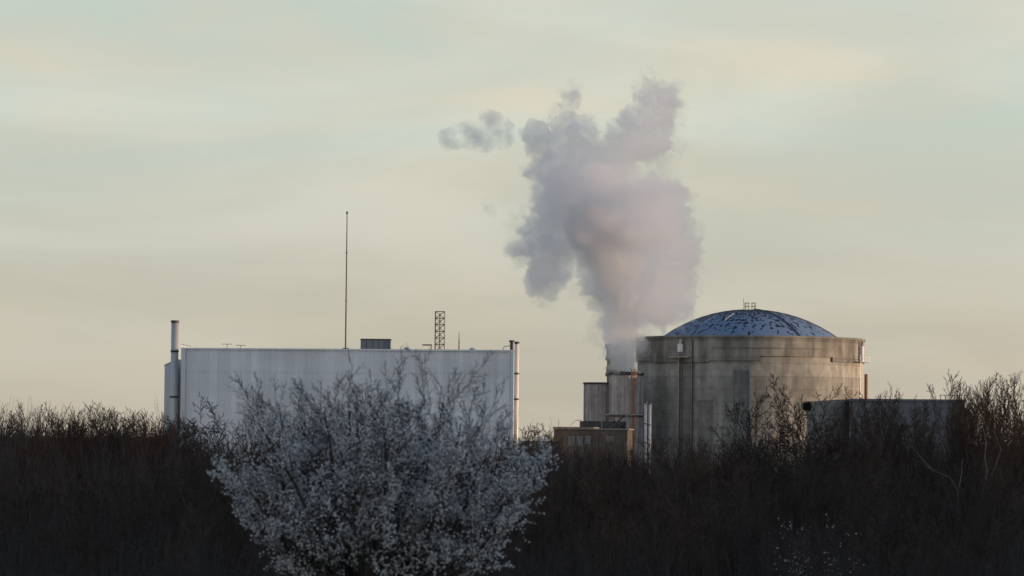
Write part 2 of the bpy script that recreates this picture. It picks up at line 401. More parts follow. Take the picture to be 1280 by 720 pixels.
# ------------------------------------------------------------------ steam cells and the works round them
def cyl_thing(name, px0, px1, pytop, Y, label, cat, m, ridges, group=None):
    c0, c1 = P(px0, pytop, Y), P(px1, pytop, Y); r = (c1.x - c0.x) / 2; cx = (c0.x + c1.x) / 2; zt = c0.z
    e = empty(name, (cx, Y, 0), label, cat, group)
    wob = lambda a_, z_: 1 + .028 * abs(math.sin(a_ * ridges / 2)) ** .6
    Geo().lathe([(r, -1), (r, zt - .35), (r * .97, zt - .3), (r * .9, zt - .3), (r * .9, zt - 4), (.02, zt - 4)], 120, wob=wob).build('shell', m, e)
    return e, r, zt
cell_small, r, zt = cyl_thing('cooling_cell', 730, 770, 478, 690, 'shorter ribbed concrete cell left of the steaming one', 'cooling cell', M['cell'], 14, 'cooling cells')
g = Geo().lathe([(r * .99, zt - .34), (r * 1.06, zt - .34), (r * 1.06, zt), (r * .93, zt + .02), (r * .93, zt - .34)], 40, wob=lambda a, z: 1 + .02 * math.sin(a * 9) * math.sin(a * 4)); g.build('rim', M['soot'], cell_small)
cell, r, zt = cyl_thing('cooling_cell', 762, 804, 467, 683, 'taller ribbed concrete cell that the steam rises from', 'cooling cell', M['cell'], 14, 'cooling cells')
g = Geo()
random.seed(4)
for i in range(22):
    a0 = 2 * math.pi * i / 22; hgt = random.uniform(.15, .75)
    g.lathe([(r * .95, zt - .33), (r * 1.05, zt - .33), (r * 1.05, zt - .3 + hgt), (r * .95, zt - .3 + hgt)], 3, a0=a0, a1=a0 + .27)
g.build('rim', M['soot'], cell)
px = P(791, 500, 680).x - cell.location.x
g = Geo(); yy = -r * 1.04 - .15
for dx in (-.28, .28): g.tube([(px + dx, yy, -1), (px + dx, yy, zt + .9)], .09, 4)
for i in range(70): g.tube([(px - .28, yy, .4 * i), (px + .28, yy, .4 * i)], .05, 3)
g.build('ladder', M['rust'], cell)
z1 = P(780, 519, 681).z
g = Geo().lathe([(r * 1.02, z1 - .2), (r * 1.16, z1 - .2), (r * 1.16, z1), (r * 1.02, z1)], 48); g.build('walkway', M['dark'], cell)

# broken stub of wall behind the steam
a_, b_ = P(758.5, 434, 700), P(783, 434, 700)
wl = empty('concrete_tower', ((a_.x + b_.x) / 2, 701, 0), 'stained concrete tower stub half hidden behind the steam', 'tower')
hw = (b_.x - a_.x) / 2
g = Geo(); random.seed(9); prev = 0
zs = [-1] + [P(758, py, 700).z for py in (520, 490, 478, 470, 466, 458, 450, 445, 440, 436, 432)]
for z0_, z1_ in zip(zs, zs[1:]):
    j = random.uniform(-.18, .18); g.box(-hw + j, hw, -2.5 + j * .3, 2.5, z0_, z1_ - .003)
g.build('shaft', M['old'], wl)
Geo().box(-hw - .25, -hw + 1.1, -2.8, 2.8, zs[-1], zs[-1] + .35).build('coping', M['concrete_dark'], wl)

# beam platform and low block in front of the cells
Yp = 672
def X(px, Y): return P(px, 500, Y).x
def Z(py, Y, px=640): return P(px, py, Y).z
pf = empty('steel_platform', (X(755, Yp), Yp, 0), 'dark steel platform with railing and braces below the cells', 'platform')
ox = X(755, Yp)
g = Geo().box(X(725, Yp) - ox, X(783, Yp) - ox, -2, 2, Z(536, Yp, 750), Z(526.5, Yp, 750)); g.build('deck_girder', M['dark'], pf)
g = Geo()
for p0, p1 in (((762, 536), (781, 519)), ((763, 522), (782, 536)), ((772, 536), (783, 527))):
    A, B = P(*p0, Yp - 2.1), P(*p1, Yp - 2.1); g.tube([A - Vector((ox, Yp, 0)), B - Vector((ox, Yp, 0))], .12, 4)
g.build('brace', M['dark'], pf)
g = Geo(); zt = Z(519, Yp, 780)
for q in (783, 752):
    g.box(X(q, Yp) - ox - .14, X(q, Yp) - ox + .14, -2.3, -2.02, 0, zt)
g.box(X(750, Yp) - ox, X(803, Yp) - ox, -2.32, -2.05, zt + .003, zt + .25)
g.build('frame', M['hvac'], pf)
g = Geo(); zt = Z(525.5, Yp, 725)
for q in (719.5, 725): g.tube([(X(q, Yp) - ox, -1.9, Z(537, Yp, 720)), (X(q, Yp) - ox, -1.9, zt)], .06, 4)
g.tube([(X(719, Yp) - ox, -1.9, zt), (X(727, Yp) - ox, -1.9, zt)], .06, 4)
g.tube([(X(712, Yp) - ox, -1.9, Z(533, Yp, 712)), (X(719.5, Yp) - ox, -1.9, zt)], .05, 4)
g.build('railing', M['galv'], pf)
Yb = 660; ob = X(737, Yb)
lb = empty('low_building', (ob, Yb, 0), 'low pale brown block with a row of windows below the steel platform', 'building')
zt = Z(537, Yb, 735); lb.rotation_euler.z = R(-7)
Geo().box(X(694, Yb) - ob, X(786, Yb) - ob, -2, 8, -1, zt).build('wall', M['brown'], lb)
Geo().box(X(693, Yb) - ob, X(744, Yb) - ob, -2.4, 8.3, zt + .003, zt + .45).build('roof_slab', M['concrete_dark'], lb)
Geo().box(X(744, Yb) - ob + .003, X(788, Yb) - ob, -2.2, 8.3, zt + .003, zt + .22).build('roof_slab', M['concrete'], lb)
for q0, q1, a, b in ((712, 721, 545, 558), (722.5, 731, 545, 558), (733, 741, 545, 555), (760, 769, 545, 552)):
    f = Geo().box(X(q0, Yb) - ob, X(q1, Yb) - ob, -2.14, -2.003, Z(b, Yb, q0), Z(a, Yb, q0)).build('window', M['shed'], lb)
    Geo().box(X(q0 + 1, Yb) - ob, X(q1 - 1, Yb) - ob, -2.2, -2.143, Z(b - 1, Yb, q0), Z(a + 1, Yb, q0)).build('pane', M['glass'], f)
Yk = 672
for q, tp, lab in ((807.3, 503, 'left one of the twin pale metal pipes beside the reactor'), (812.3, 504.5, 'right one of the twin pale metal pipes beside the reactor')):
    e = empty('vent_pipe', (X(q, Yk), Yk, 0), lab, 'pipe', 'twin vent pipes')
    zt = Z(tp, Yk, 810)
    Geo().tube([(0, 0, -1), (0, 0, zt)], .31, 12).build('flue', M['galv'], e, smooth=True)
    Geo().lathe([(.33, zt - .1), (.40, zt - .1), (.40, zt + .1), (.25, zt + .1)], 12).build('collar', M['dark'], e)
    for zz in (zt - 4, zt - 7.5): Geo().lathe([(.32, zz), (.37, zz), (.37, zz + .15), (.32, zz + .15)], 12).build('collar', M['dark'], e)

# ------------------------------------------------------------------ turbine hall
YH = 650
HX0, HX1 = X(222.5, YH), X(643, YH); hz = Z(436, YH, 430)
hc = (HX0 + HX1) / 2
hall = empty('turbine_hall', (hc, YH, 0), 'long pale hall with ribbed metal cladding behind the white blossom', 'hall')
hall.rotation_euler.z = R(-6.6)
w = (HX1 - HX0) / 2; D = 19
def clad(x0, x1, y, z0, z1, pitch=.62, dep=.09):
    g = Geo(); n = int((x1 - x0) / pitch); p = (x1 - x0) / n; xsl = []
    for i in range(n):
        a = x0 + i * p
        xsl += [(a, y), (a + p * .55, y), (a + p * .65, y - dep), (a + p * .90, y - dep)]
    xsl.append((x1, y))
    for a, b in xsl: g.v += [(a, b, z0), (a, b, z1)]
    for i in range(len(xsl) - 1): g.f.append((2 * i, 2 * i + 2, 2 * i + 3, 2 * i + 1))
    return g
def prism(plan, z0, z1):
    g = Geo(); n = len(plan)
    g.v = [(x, y, z0) for x, y in plan] + [(x, y, z1) for x, y in plan]
    g.f = [tuple(range(n))[::-1], tuple(range(n, 2 * n))] + [(i, (i + 1) % n, n + (i + 1) % n, n + i) for i in range(n)]
    return g
SK = 2.6                      # the end walls are not square to the long front
prism([(-w + .01, .12), (w - .01, .12), (w - .01 - SK, D), (-w + .01 - SK, D)], -1, hz - .05).build('wall', M['clad'], hall)
zm = Z(466, YH, 430)
clad(-w, w, .09, -1, zm - .02).build('cladding', M['clad'], hall)
clad(-w, w, .07, zm + .02, hz - .3).build('cladding', M['clad'], hall)
Geo().box(-w - .12, w + .12, -.15, .3, hz - .3, hz).build('eaves_flashing', M['clad'], hall)
prism([(-w - .12, .303), (w + .08, .303), (w + .08 - SK, D + .2), (-w - .12 - SK, D + .2)], hz - .2, hz - .04).build('roof', M['hvac'], hall)
Geo().box(-w - .02, -w + .75, -.22, -.03, -1, hz - .31).build('corner_trim', M['clad_pale'], hall)
Geo().box(w - .5, w + .02, -.22, -.03, -1, hz - .31).build('corner_trim', M['clad_pale'], hall)
# low annex behind the left stack
YA = 660
ax0, ax1 = X(204.5, YA), X(221.5, YA); za = Z(453, YA, 210)
an = empty('annex', ((ax0 + ax1) / 2, YA, 0), 'narrow pale annex at the left end of the hall', 'annex'); aw = (ax1 - ax0) / 2 - .1
gA = Geo(); gA.v = [(-aw, 0, -1), (aw, 0, -1), (aw, 9, -1), (-aw, 9, -1), (-aw, 0, za - .6), (aw, 0, za + .5), (aw, 9, za + .5), (-aw, 9, za - .6)]
gA.f = [(0, 1, 5, 4), (1, 2, 6, 5), (2, 3, 7, 6), (3, 0, 4, 7)]
gA.build('wall', M['clad_pale'], an)
gA = Geo(); gA.v = [(-aw - .1, -.1, za - .6), (aw, -.1, za + .5), (aw, 9.1, za + .5), (-aw - .1, 9.1, za - .6), (-aw - .1, -.1, za - .45), (aw, -.1, za + .65), (aw, 9.1, za + .65), (-aw - .1, 9.1, za - .45)]
gA.f = [(0, 3, 2, 1), (4, 5, 6, 7), (0, 1, 5, 4), (1, 2, 6, 5), (2, 3, 7, 6), (3, 0, 4, 7)]
gA.build('roof', M['galv'], an)

def stack(px, r, pyt, Y, label, collars, m='steel'):
    zt = Z(pyt, Y, px)
    e = empty('metal_stack', (X(px, Y), Y, 0), label, 'chimney')
    Geo().tube([(0, 0, -1), (0, 0, zt - .35)], r, 20).build('flue', M[m], e, smooth=True)
    Geo().lathe([(r * 1.0, zt - .4), (r * 1.1, zt - .4), (r * 1.1, zt), (r * .8, zt), (r * .8, zt - .3)], 20).build('cap', M['dark'], e)
    for z in collars:
        zz = Z(z, Y, px); Geo().lathe([(r, zz), (r * 1.12, zz), (r * 1.12, zz + .3), (r, zz + .3)], 20).build('collar', M['dark'], e)
    return e
stack(217.5, .68, 400.5, 657, 'tall shiny metal chimney at the left end of the hall', (440, 497))
stack(645.5, .40, 427, 647, 'slim metal chimney lit gold at the right end of the hall', (468, 500), 'pale_metal')

# ---- things on the hall roof
YR = 659
zr = hz - .04
def roofx(px): return X(px, YR)
e = empty('antenna_mast', (roofx(431.2), YR, zr), 'very tall thin antenna mast on the hall roof', 'mast')
zt = Z(265, YR, 432) - zr
Geo().tube([(0, 0, 0), (0, 0, zt * .55), (0, 0, zt)], [.15, .12, .085], 6).build('pole', M['dark'], e)
Geo().tube([(0, 0, zt - .35), (0, 0, zt + .1)], .2, 6).build('tip', M['dark'], e)
Geo().box(-.5, .5, -.5, .5, 0, .4).build('base', M['dark'], e)
for z in (zt * .35, zt * .7): Geo().tube([(0, 0, z), (0, 0, z + .3)], .16, 6).build('collar', M['dark'], e)
# air handling box
e = empty('plant_box', (roofx(468.5), YR, zr), 'blue grey ventilation box on the hall roof beside the mast', 'ventilation box')
hw = (roofx(487) - roofx(450)) / 2; zt = Z(424.5, YR, 468) - zr
Geo().box(-hw, hw, 0, 5, 0, zt).build('casing', M['hvac'], e)
Geo().box(-hw - .1, hw + .1, -.12, 5.1, zt + .003, zt + .15).build('lid', M['dark'], e)
for i in range(5):
    Geo().box(-hw + .1 + i * hw * .4, -hw + hw * .37 + i * hw * .4, -.05, -.003, .2, zt - .2).build('side_panel', M['hvac'], e)
# lattice mast
e = empty('lattice_mast', (roofx(549), YR, zr), 'short square lattice mast on the hall roof', 'mast')
hw = (roofx(555) - roofx(543.5)) / 2; zt = Z(389.5, YR, 549) - zr
for sx_ in (-1, 1):
    for sy_ in (-1, 1): Geo().tube([(sx_ * hw, sy_ * hw, 0), (sx_ * hw, sy_ * hw, zt)], .06 if sx_ > 0 else .10, 4).build('leg', M['dark'], e)
g = Geo(); n = 6
for i in range(n):
    z0, z1 = zt * i / n, zt * (i + 1) / n
    for (x0, y0), (x1, y1) in (((-1, -1), (1, -1)), ((1, -1), (1, 1)), ((1, 1), (-1, 1)), ((-1, 1), (-1, -1))):
        g.tube([(x0 * hw, y0 * hw, z0), (x1 * hw, y1 * hw, z1)], .035, 3); g.tube([(x1 * hw, y1 * hw, z0), (x0 * hw, y0 * hw, z1)], .05, 3)
        g.tube([(x0 * hw, y0 * hw, z1), (x1 * hw, y1 * hw, z1)], .05, 3)
g.build('bracing', M['dark'], e)
Geo().tube([(0, -hw, zt * .05), (0, -hw, zt * .95)], .10, 4).build('cable_tray', M['dark'], e)
# T shaped lamp, whip antenna, small vent, gooseneck pipes
e = empty('roof_lamp', (roofx(538.5), YR, zr), 'small lamp with a flat arm beside the lattice mast', 'lamp')
zt = Z(431.3, YR, 535) - zr
Geo().tube([(0, 0, 0), (0, 0, zt)], .07, 5).build('pole', M['dark'], e)
Geo().box(roofx(527) - roofx(538.5), .1, -.2, .2, zt - .1, zt + .12).build('lamp_head', M['dark'], e)
e = empty('whip_antenna', (roofx(573), YR, zr), 'thin whip antenna right of the lattice mast', 'antenna')
zt = Z(415, YR, 573) - zr
Geo().tube([(0, 0, 0), (0, 0, zt * .5), (0, 0, zt)], [.10, .10, .03], 5).build('rod', M['dark'], e)
Geo().box(-.25, .25, -.25, .25, 0, .25).build('base', M['dark'], e)
e = empty('roof_vent', (roofx(639), YR - 7, zr), 'small capped vent on the right corner of the hall roof', 'vent')
zt = Z(429, YR, 639) - zr
Geo().tube([(0, 0, 0), (0, 0, zt)], .30, 8).build('pipe', M['dark'], e)
Geo().tube([(0, 0, zt), (0, 0, zt + .35)], .48, 8).build('cap', M['dark'], e)
Geo().tube([(-1.7, 0, 0), (-1.3, 0, .8), (-.3, 0, .9)], .07, 4).build('elbow', M['galv'], e)
for px, lab, hh in ((283, 'thin cross armed aerial on the left part of the hall roof', .9), (300, 'low T shaped aerial on the left part of the hall roof', .7)):
    e = empty('aerial', (roofx(px), YR, zr), lab, 'aerial')
    Geo().tube([(0, 0, 0), (0, 0, hh)], .05, 4).build('pole', M['dark'], e)
    Geo().tube([(-.9, 0, hh), (.9, 0, hh)], .045, 4).build('crossbar', M['dark'], e)
e = empty('roof_railing', (roofx(233), YR - 1, zr), 'short pipe rail on the left corner of the hall roof', 'railing')
for i in range(4): Geo().tube([(-.9 + .6 * i, 0, 0), (-.9 + .6 * i, 0, .8 - .15 * i)], .045, 4).build('post', M['galv'], e)
Geo().tube([(-.9, 0, .8), (.9, 0, .35)], .045, 4).build('handrail', M['galv'], e)
for px, lab in ((590, 'small hooded vent right of the whip antenna'), (508, 'low flat vent between the ventilation box and the lattice mast')):
    e = empty('roof_vent', (roofx(px), YR - 2, zr), lab, 'vent')
    Geo().box(-.35, .35, -.35, .35, 0, .3).build('base', M['dark'], e)
    Geo().lathe([(.55, .3), (.6, .36), (.3, .6), (.02, .65)], 10).build('cap', M['galv'], e)

# ------------------------------------------------------------------ flat building on the right
YS = 679
sx0, sx1 = X(1062, YS), X(1206, YS); zs1 = Z(499, YS, 1150)
sh = empty('flat_building', ((sx0 + sx1) / 2, YS, 0), 'long flat roofed grey building right of the reactor behind bare trees', 'building')
hw = (sx1 - sx0) / 2
clad(-hw, hw, 0, -1, zs1 - .4, .8, .08).build('wall', M['shed'], sh)
Geo().box(-hw, hw, .1, 34, -1, zs1 - .41).build('wall', M['shed'], sh)
Geo().box(-hw - .15, hw + .15, -.25, 34.2, zs1 - .4, zs1).build('roof', M['hvac'], sh)
sh.rotation_euler.z = R(-6.6)
g = Geo()
for i in range(6): g.tube([(hw - 4.6 + .9 * i, 1, zs1), (hw - 4.6 + .9 * i, 1, zs1 + .8)], .05, 4)
g.tube([(hw - 4.8, 1, zs1 + .8), (hw - .1, 1, zs1 + .8)], .05, 4)
g.build('railing', M['dark'], sh)

# ------------------------------------------------------------------ trees
def grow(gs, p, d, Ln, r, lev, cfg, rnd, tips):
    """one branch as a bent tapering tube, then its side branches"""
    st = cfg['steps'][lev]; pts = [p.copy()]; dirs = []
    q = p.copy(); dd = d.normalized()
    for i in range(st):
        j = cfg['bend'][lev]
        dd = (dd + Vector((rnd.uniform(-j, j), rnd.uniform(-j, j), rnd.uniform(-j, j) + cfg['up'][lev]))).normalized()
        q = q + dd * (Ln / st); pts.append(q.copy()); dirs.append(dd.copy())
    re = r * cfg['taper'][lev]
    gs[0 if lev < cfg['wood'] else 1].tube(pts, [lerp(r, re, i / st) for i in range(st + 1)], (7, 5, 3, 3, 3)[lev], caps=False)
    if lev >= cfg['tipfrom']: tips.append((pts, lev))
    if lev + 1 >= len(cfg['n']): return
    n = cfg['n'][lev + 1]; t0 = cfg['start'][lev]
    az = rnd.uniform(0, 6.28)
    for i in range(n):
        t = t0 + (1 - t0) * (i + rnd.random()) / n
        k = min(int(t * st), st - 1); f = t * st - k
        b = pts[k].lerp(pts[k + 1], min(1, f)); bd = dirs[k]
        az += 2.4 + rnd.uniform(-.5, .5)
        u = bd.orthogonal().normalized(); v = bd.cross(u)
        sp = cfg['angle'][lev + 1] * rnd.uniform(.75, 1.25)
        nd = bd * math.cos(sp) + (u * math.cos(az) + v * math.sin(az)) * math.sin(sp)
        ll = Ln * cfg['len'][lev + 1] * rnd.uniform(.65, 1.15) * (1.15 - .55 * t)
        rr = max(lerp(r, re, t) * cfg['rad'][lev + 1], cfg['rmin'])
        grow(gs, b, nd, ll, rr, lev + 1, cfg, rnd, tips)

BASE = dict(steps=(7, 5, 3, 2, 2), bend=(.10, .18, .22, .25, .25), up=(.05, .10, .09, .06, .05), taper=(.25, .3, .4, .5, .5), wood=2, tipfrom=9,
            start=(.28, .2, .15, .1, .1), angle=(0, .75, .7, .65, .6), len=(0, .52, .50, .50, .5), rad=(0, .50, .5, .55, .6), rmin=.014)
def cfg(**k): d = dict(BASE); d.update(k); return d
KINDS = {
    'upright':   (cfg(n=(1, 15, 9, 7, 3), up=(.05, .2, .16, .12, .08), angle=(0, .55, .55, .5, .5)), 1),
    'oak':       (cfg(n=(1, 11, 9, 7, 4), bend=(.14, .32, .36, .4, .4), up=(.04, .04, .03, .03, .02), angle=(0, .95, .85, .8, .7), start=(.3, .2, .1, .1, .1), len=(0, .62, .52, .48, .45), rmin=.019), 1),
    'coppice':   (cfg(n=(1, 10, 8, 5, 3), up=(.10, .18, .15, .1, .06), angle=(0, .45, .5, .5, .5), start=(.25, .2, .1, .1, .1), len=(0, .42, .45, .5, .5)), 6),
    'open':      (cfg(n=(1, 13, 9, 7, 4), bend=(.12, .22, .26, .3, .3), up=(.04, .10, .07, .05, .04), angle=(0, .72, .7, .7, .6), start=(.22, .15, .1, .1, .1), len=(0, .6, .5, .48, .5), rmin=.019), 1),
}
PROTO = {}
def tree_meshes(kind, seed, H=14.0):
    """trunk and crown geometry of one tree, H metres tall"""
    key = (kind, seed)
    if key in PROTO: return PROTO[key]
    c, stems = KINDS[kind]; rnd = random.Random(seed * 77 + len(kind))
    gs = (Geo(), Geo()); tips = []
    for s in range(stems):
        a = 6.283 * s / stems + rnd.uniform(-.4, .4)
        if stems > 1:
            lean = rnd.uniform(.05, .30); o = Vector((.35 * math.cos(a), .35 * math.sin(a), 0)); d = Vector((math.cos(a) * lean, math.sin(a) * lean, 1))
            grow(gs, o, d, H * rnd.uniform(.7, .98) * .8, .11, 0, c, rnd, tips)
        else:
            grow(gs, Vector((0, 0, 0)), Vector((rnd.uniform(-.06, .06), rnd.uniform(-.06, .06), 1)), H * .85, H * .021, 0, c, rnd, tips)
    zt = max(v[2] for v in gs[1].v)
    PROTO[key] = (gs, zt, {})
    return PROTO[key]
def mesh_of(geo, m, name):
    me = bpy.data.meshes.new(name); me.from_pydata(geo.v, [], geo.f); me.update(); me.materials.append(m); return me
def tree(kind, seed, px, pyt, Y, label, group=None, twig='twig', bark='bark', rz=0, name='bare_tree', wide=1.0):
    gs, zt, cache = tree_meshes(kind, seed)
    x = P(px, pyt, Y).x; ztop_ = P(px, pyt, Y).z; b = height(x, Y) - .15
    s = (ztop_ - b) / zt
    e = empty(name, (x, Y, b), label, 'tree', group)
    e.scale = (s * wide, s * wide, s); e.rotation_euler.z = rz
    for i, (nm, m) in enumerate((('trunk', bark), ('crown', twig))):
        if (nm, m) not in cache: cache[(nm, m)] = mesh_of(gs[i], M[m], nm)
        o = bpy.data.objects.new(nm, cache[(nm, m)]); C.objects.link(o); o.parent = e
    return e

rnd = random.Random(5)
WOOD = 'bare leafless tree in the dense dark wood across the foreground'
WG = 'bare trees of the foreground wood'
SKY_L = 'bare tree on the skyline left of the hall'
SKY_R = 'bare tree with fine upright twigs rising at the right edge of the wood'
# skyline on the left
for px, py in ((-14, 512), (8, 508), (26, 500), (45, 498), (62, 497), (80, 509), (97, 512), (113, 516), (133, 508), (150, 505), (168, 512), (186, 505), (200, 514), (2, 505), (36, 502), (54, 500), (70, 503), (122, 512), (142, 507), (160, 509), (176, 509), (192, 511), (212, 517), (222, 522), (238, 520), (290, 512), (312, 520)):
    tree(rnd.choice(('upright', 'coppice', 'open')), rnd.randrange(3), px, py + rnd.uniform(-3, 3), rnd.uniform(245, 290), SKY_L if px < 205 else 'bare tree low against the front of the hall', 'skyline trees on the left' if px < 205 else 'bare trees before the hall', twig='twig' if rnd.random() < .6 else 'twig_red', rz=rnd.uniform(0, 6.28))
tree('oak', 1, 254, 488, 205, 'gnarled round crowned bare tree before the left part of the hall', twig='twig_dark', rz=1.0, wide=1.1)
# between the hall and the right edge
for px, py in ((640, 520), (668, 530), (690, 548), (716, 556), (742, 556), (770, 553), (800, 548), (826, 543), (850, 545), (878, 548), (905, 548), (925, 540), (950, 532), (1020, 520), (1045, 515)):
    tree(rnd.choice(('upright', 'coppice', 'open')), rnd.randrange(3), px, py + rnd.uniform(-3, 3), rnd.uniform(235, 285), 'low reddish bare tree along the foot of the reactor and cells', 'bare trees below the reactor', twig=rnd.choice(('twig_red', 'twig', 'twig_red')), rz=rnd.uniform(0, 6.28))
tree('open', 5, 1000, 466, 225, 'tall open bare tree in front of the right part of the reactor', twig='twig_dark', rz=2.2, wide=1.0)
tree('open', 7, 966, 482, 232, 'bare tree just left of the tall one in front of the reactor', twig='twig_dark', rz=.6, wide=.8)
for px, py in ((1072, 490), (1092, 474), (1108, 484), (1128, 486), (1144, 494), (1165, 504), (1180, 508)):
    tree(rnd.choice(('upright', 'open')), rnd.randrange(3), px, py + rnd.uniform(-3, 3), rnd.uniform(240, 280), 'bare tree with a thin top before the flat grey building', 'bare trees before the flat building', twig='twig', rz=rnd.uniform(0, 6.28), wide=.8)
for px, py in ((1196, 500), (1212, 466), (1226, 470), (1241, 462), (1256, 466), (1268, 462), (1284, 466), (1300, 470)):
    tree(rnd.choice(('upright', 'coppice', 'open')), rnd.randrange(3), px, py + rnd.uniform(-3, 3), rnd.uniform(235, 275), SKY_R, 'bare trees at the right edge', twig=rnd.choice(('twig_red', 'twig_sun_tint')), rz=rnd.uniform(0, 6.28), wide=.9)
# the body of the wood, row behind row
for Y, py, step in ((215, 556, 52), (180, 592, 66), (150, 628, 84)):
    px = -30 + rnd.uniform(0, 20)
    while px < 1310:
        tree(rnd.choice(('coppice', 'upright', 'open', 'coppice')), rnd.randrange(3), px, py + rnd.uniform(-18, 16), Y + rnd.uniform(-12, 12), WOOD, WG, twig=rnd.choice(('twig_dark', 'twig_dark', 'twig')), rz=rnd.uniform(0, 6.28), wide=rnd.uniform(.9, 1.3))
        px += step * rnd.uniform(.75, 1.25)

# brushwood that fills the wood: uncountable, one object
def wood_top(px):
    """how high in the picture the closed body of the wood reaches"""
    pts = ((-200, 512), (205, 515), (250, 530), (600, 538), (690, 530), (712, 535), (775, 537), (800, 543), (830, 543), (870, 551), (900, 551), (960, 542), (1060, 532), (1090, 520), (1125, 526), (1190, 528), (1280, 512), (1600, 508))
    for (a, u), (b, v) in zip(pts, pts[1:]):
        if px <= b: return lerp(u, v, (px - a) / (b - a))
    return 510
def brush(front):
    g = Geo(); r = random.Random(21 if front else 22)
    tmpl = []
    for s in range(10):
        t = []
        for i in range(34):
            a = r.uniform(0, 6.28); lean = r.uniform(0, .75 if front else .52); o = Vector((r.uniform(-.9, .9), r.uniform(-.9, .9), 0))
            d = Vector((math.cos(a) * lean, math.sin(a) * lean, 1)); hh = (r.uniform(.45, 1) if s < 5 else r.uniform(.72, 1)) * (1 - .35 * lean)
            pts = [o]; q = o
            for k in range(3):
                b_ = .42 if front else .32; d = (d + Vector((r.uniform(-b_, b_), r.uniform(-b_, b_), .03))).normalized(); q = q + d * hh / 3; pts.append(q)
            t.append((pts, (.0080, .0068, .0052, .0022)))
            for k in range(13):
                f = r.uniform(.22 if s < 5 else .5, .98); kk = min(2, int(f * 3)); b = pts[kk].lerp(pts[kk + 1], f * 3 - kk)
                a = r.uniform(0, 6.28); e = b + Vector((math.cos(a) * .15, math.sin(a) * .15, r.uniform(-.04 if front else .05, .16 if front else .20))) * r.uniform(.35, 1.1)
                t.append(([b, e], (.0042, .0020)))
        gg = Geo()
        for pts, rad in t: gg.tube(pts, rad, 3, caps=False)
        tmpl.append(gg)
    spots = []
    for Y, n, drop in ((88, 24, 165), (100, 30, 140), (112, 34, 118), (128, 38, 98), (146, 42, 80), (166, 44, 62), (190, 48, 44), (215, 50, 26), (242, 66, 14), (268, 96, 10), (292, 110, 9), (318, 120, 9), (344, 130, 9)):
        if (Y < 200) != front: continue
        half = .160 * Y + 5; n = int(n * 1.15)
        for i in range(n):
            x = lerp(-half, half, (i + r.random()) / n); y = Y + r.uniform(-7, 7)
            py = wood_top(640 + x / y * FPX) + drop + r.uniform(-12, 18) * (1 if drop < 20 else 1.6)
            z = 22 + (545 - py) / FPX * y
            spots.append((x, y, z - height(x, y)))
    for x, y, hh in spots:
        if hh < 1: continue
        gg = r.choice(tmpl[:6] if y < 235 else tmpl[4:]); a = r.uniform(0, 6.28); ca, sa = math.cos(a), math.sin(a); w_ = r.uniform(1.0, 1.5) * min(hh / 4, 2.4); z0 = height(x, y) - .1
        b = len(g.v)
        g.v += [(x + (ca * vx - sa * vy) * w_, y + (sa * vx + ca * vy) * w_, z0 + vz * hh) for vx, vy, vz in gg.v]
        g.f += [tuple(b + i for i in f) for f in gg.f]
    return g
o = brush(True).build('shaded_brushwood', M['brush_shade'])  # near rows of the brush, coloured darker to stand for shade
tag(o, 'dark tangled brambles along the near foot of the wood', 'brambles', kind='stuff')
o = brush(False).build('brushwood', M['brush'])
tag(o, 'dense bare brown brushwood filling the back of the wood', 'brushwood', kind='stuff')

def far_wood():
    g = Geo(); r = random.Random(8)
    for i in range(420):
        Y = r.uniform(1000, 1500); x = r.uniform(-.2, .2) * Y; z0 = height(x, Y) - .2; hh = r.uniform(9, 14)
        for k in range(16):
            a = r.uniform(0, 6.28); q = Vector((x + math.cos(a) * r.uniform(0, 4), Y + math.sin(a) * r.uniform(0, 4), z0))
            p1 = q + Vector((r.uniform(-1, 1), r.uniform(-1, 1), hh * r.uniform(.4, .6))); p2 = p1 + Vector((r.uniform(-2, 2), r.uniform(-2, 2), hh * r.uniform(.2, .42)))
            g.tube([q, p1, p2], (.22, .16, .05), 3, caps=False)
            for j in range(4):
                b = p1.lerp(p2, r.random()); g.tube([b, b + Vector((r.uniform(-2.2, 2.2), r.uniform(-2.2, 2.2), r.uniform(.3, 2.4)))], (.09, .03), 3, caps=False)
    return g
tag(far_wood().build('far_wood', M['twig']), 'distant bare wood along the horizon', 'wood', kind='stuff')

# pale barked trees catching the sky on the right
def pale_tree(base, trunk, limbs, Y, label, r):
    x = P(base, 600, Y).x; b = Vector((x, Y, height(x, Y) - .1))
    e = empty('pale_tree', b, label, 'tree')
    tp = [Vector((0, 0, 0))] + [P(a, c, Y) - b for a, c in trunk]
    g = Geo().tube(tp, [lerp(r * 1.6, r * .6, i / (len(tp) - 1)) for i in range(len(tp))], 6); g.build('trunk', M['pale_bark'], e)
    for l in limbs:
        q = [P(a, c, Y) - b + Vector((0, .12 * i, 0)) for i, (a, c) in enumerate(l)]
        Geo().tube(q, [lerp(r * .75, r * .3, i / (len(q) - 1)) for i in range(len(q))], 5).build('branch', M['pale_bark'], e)
pale_tree(1216, [(1222, 660), (1229, 612), (1234, 590), (1231, 572), (1233, 552), (1229, 535)], [[(1229, 612), (1244, 585), (1252, 562), (1246, 545), (1243, 533)]], 205, 'slender pale barked tree with a wavy stem at the right edge', .034)
pale_tree(1186, [(1196, 650), (1198, 615), (1202, 592), (1203, 574)], [[(1198, 615), (1188, 597), (1165, 587), (1146, 574)], [(1165, 587), (1148, 568), (1139, 556)]], 205, 'pale bare tree with one long branch sweeping left', .030)

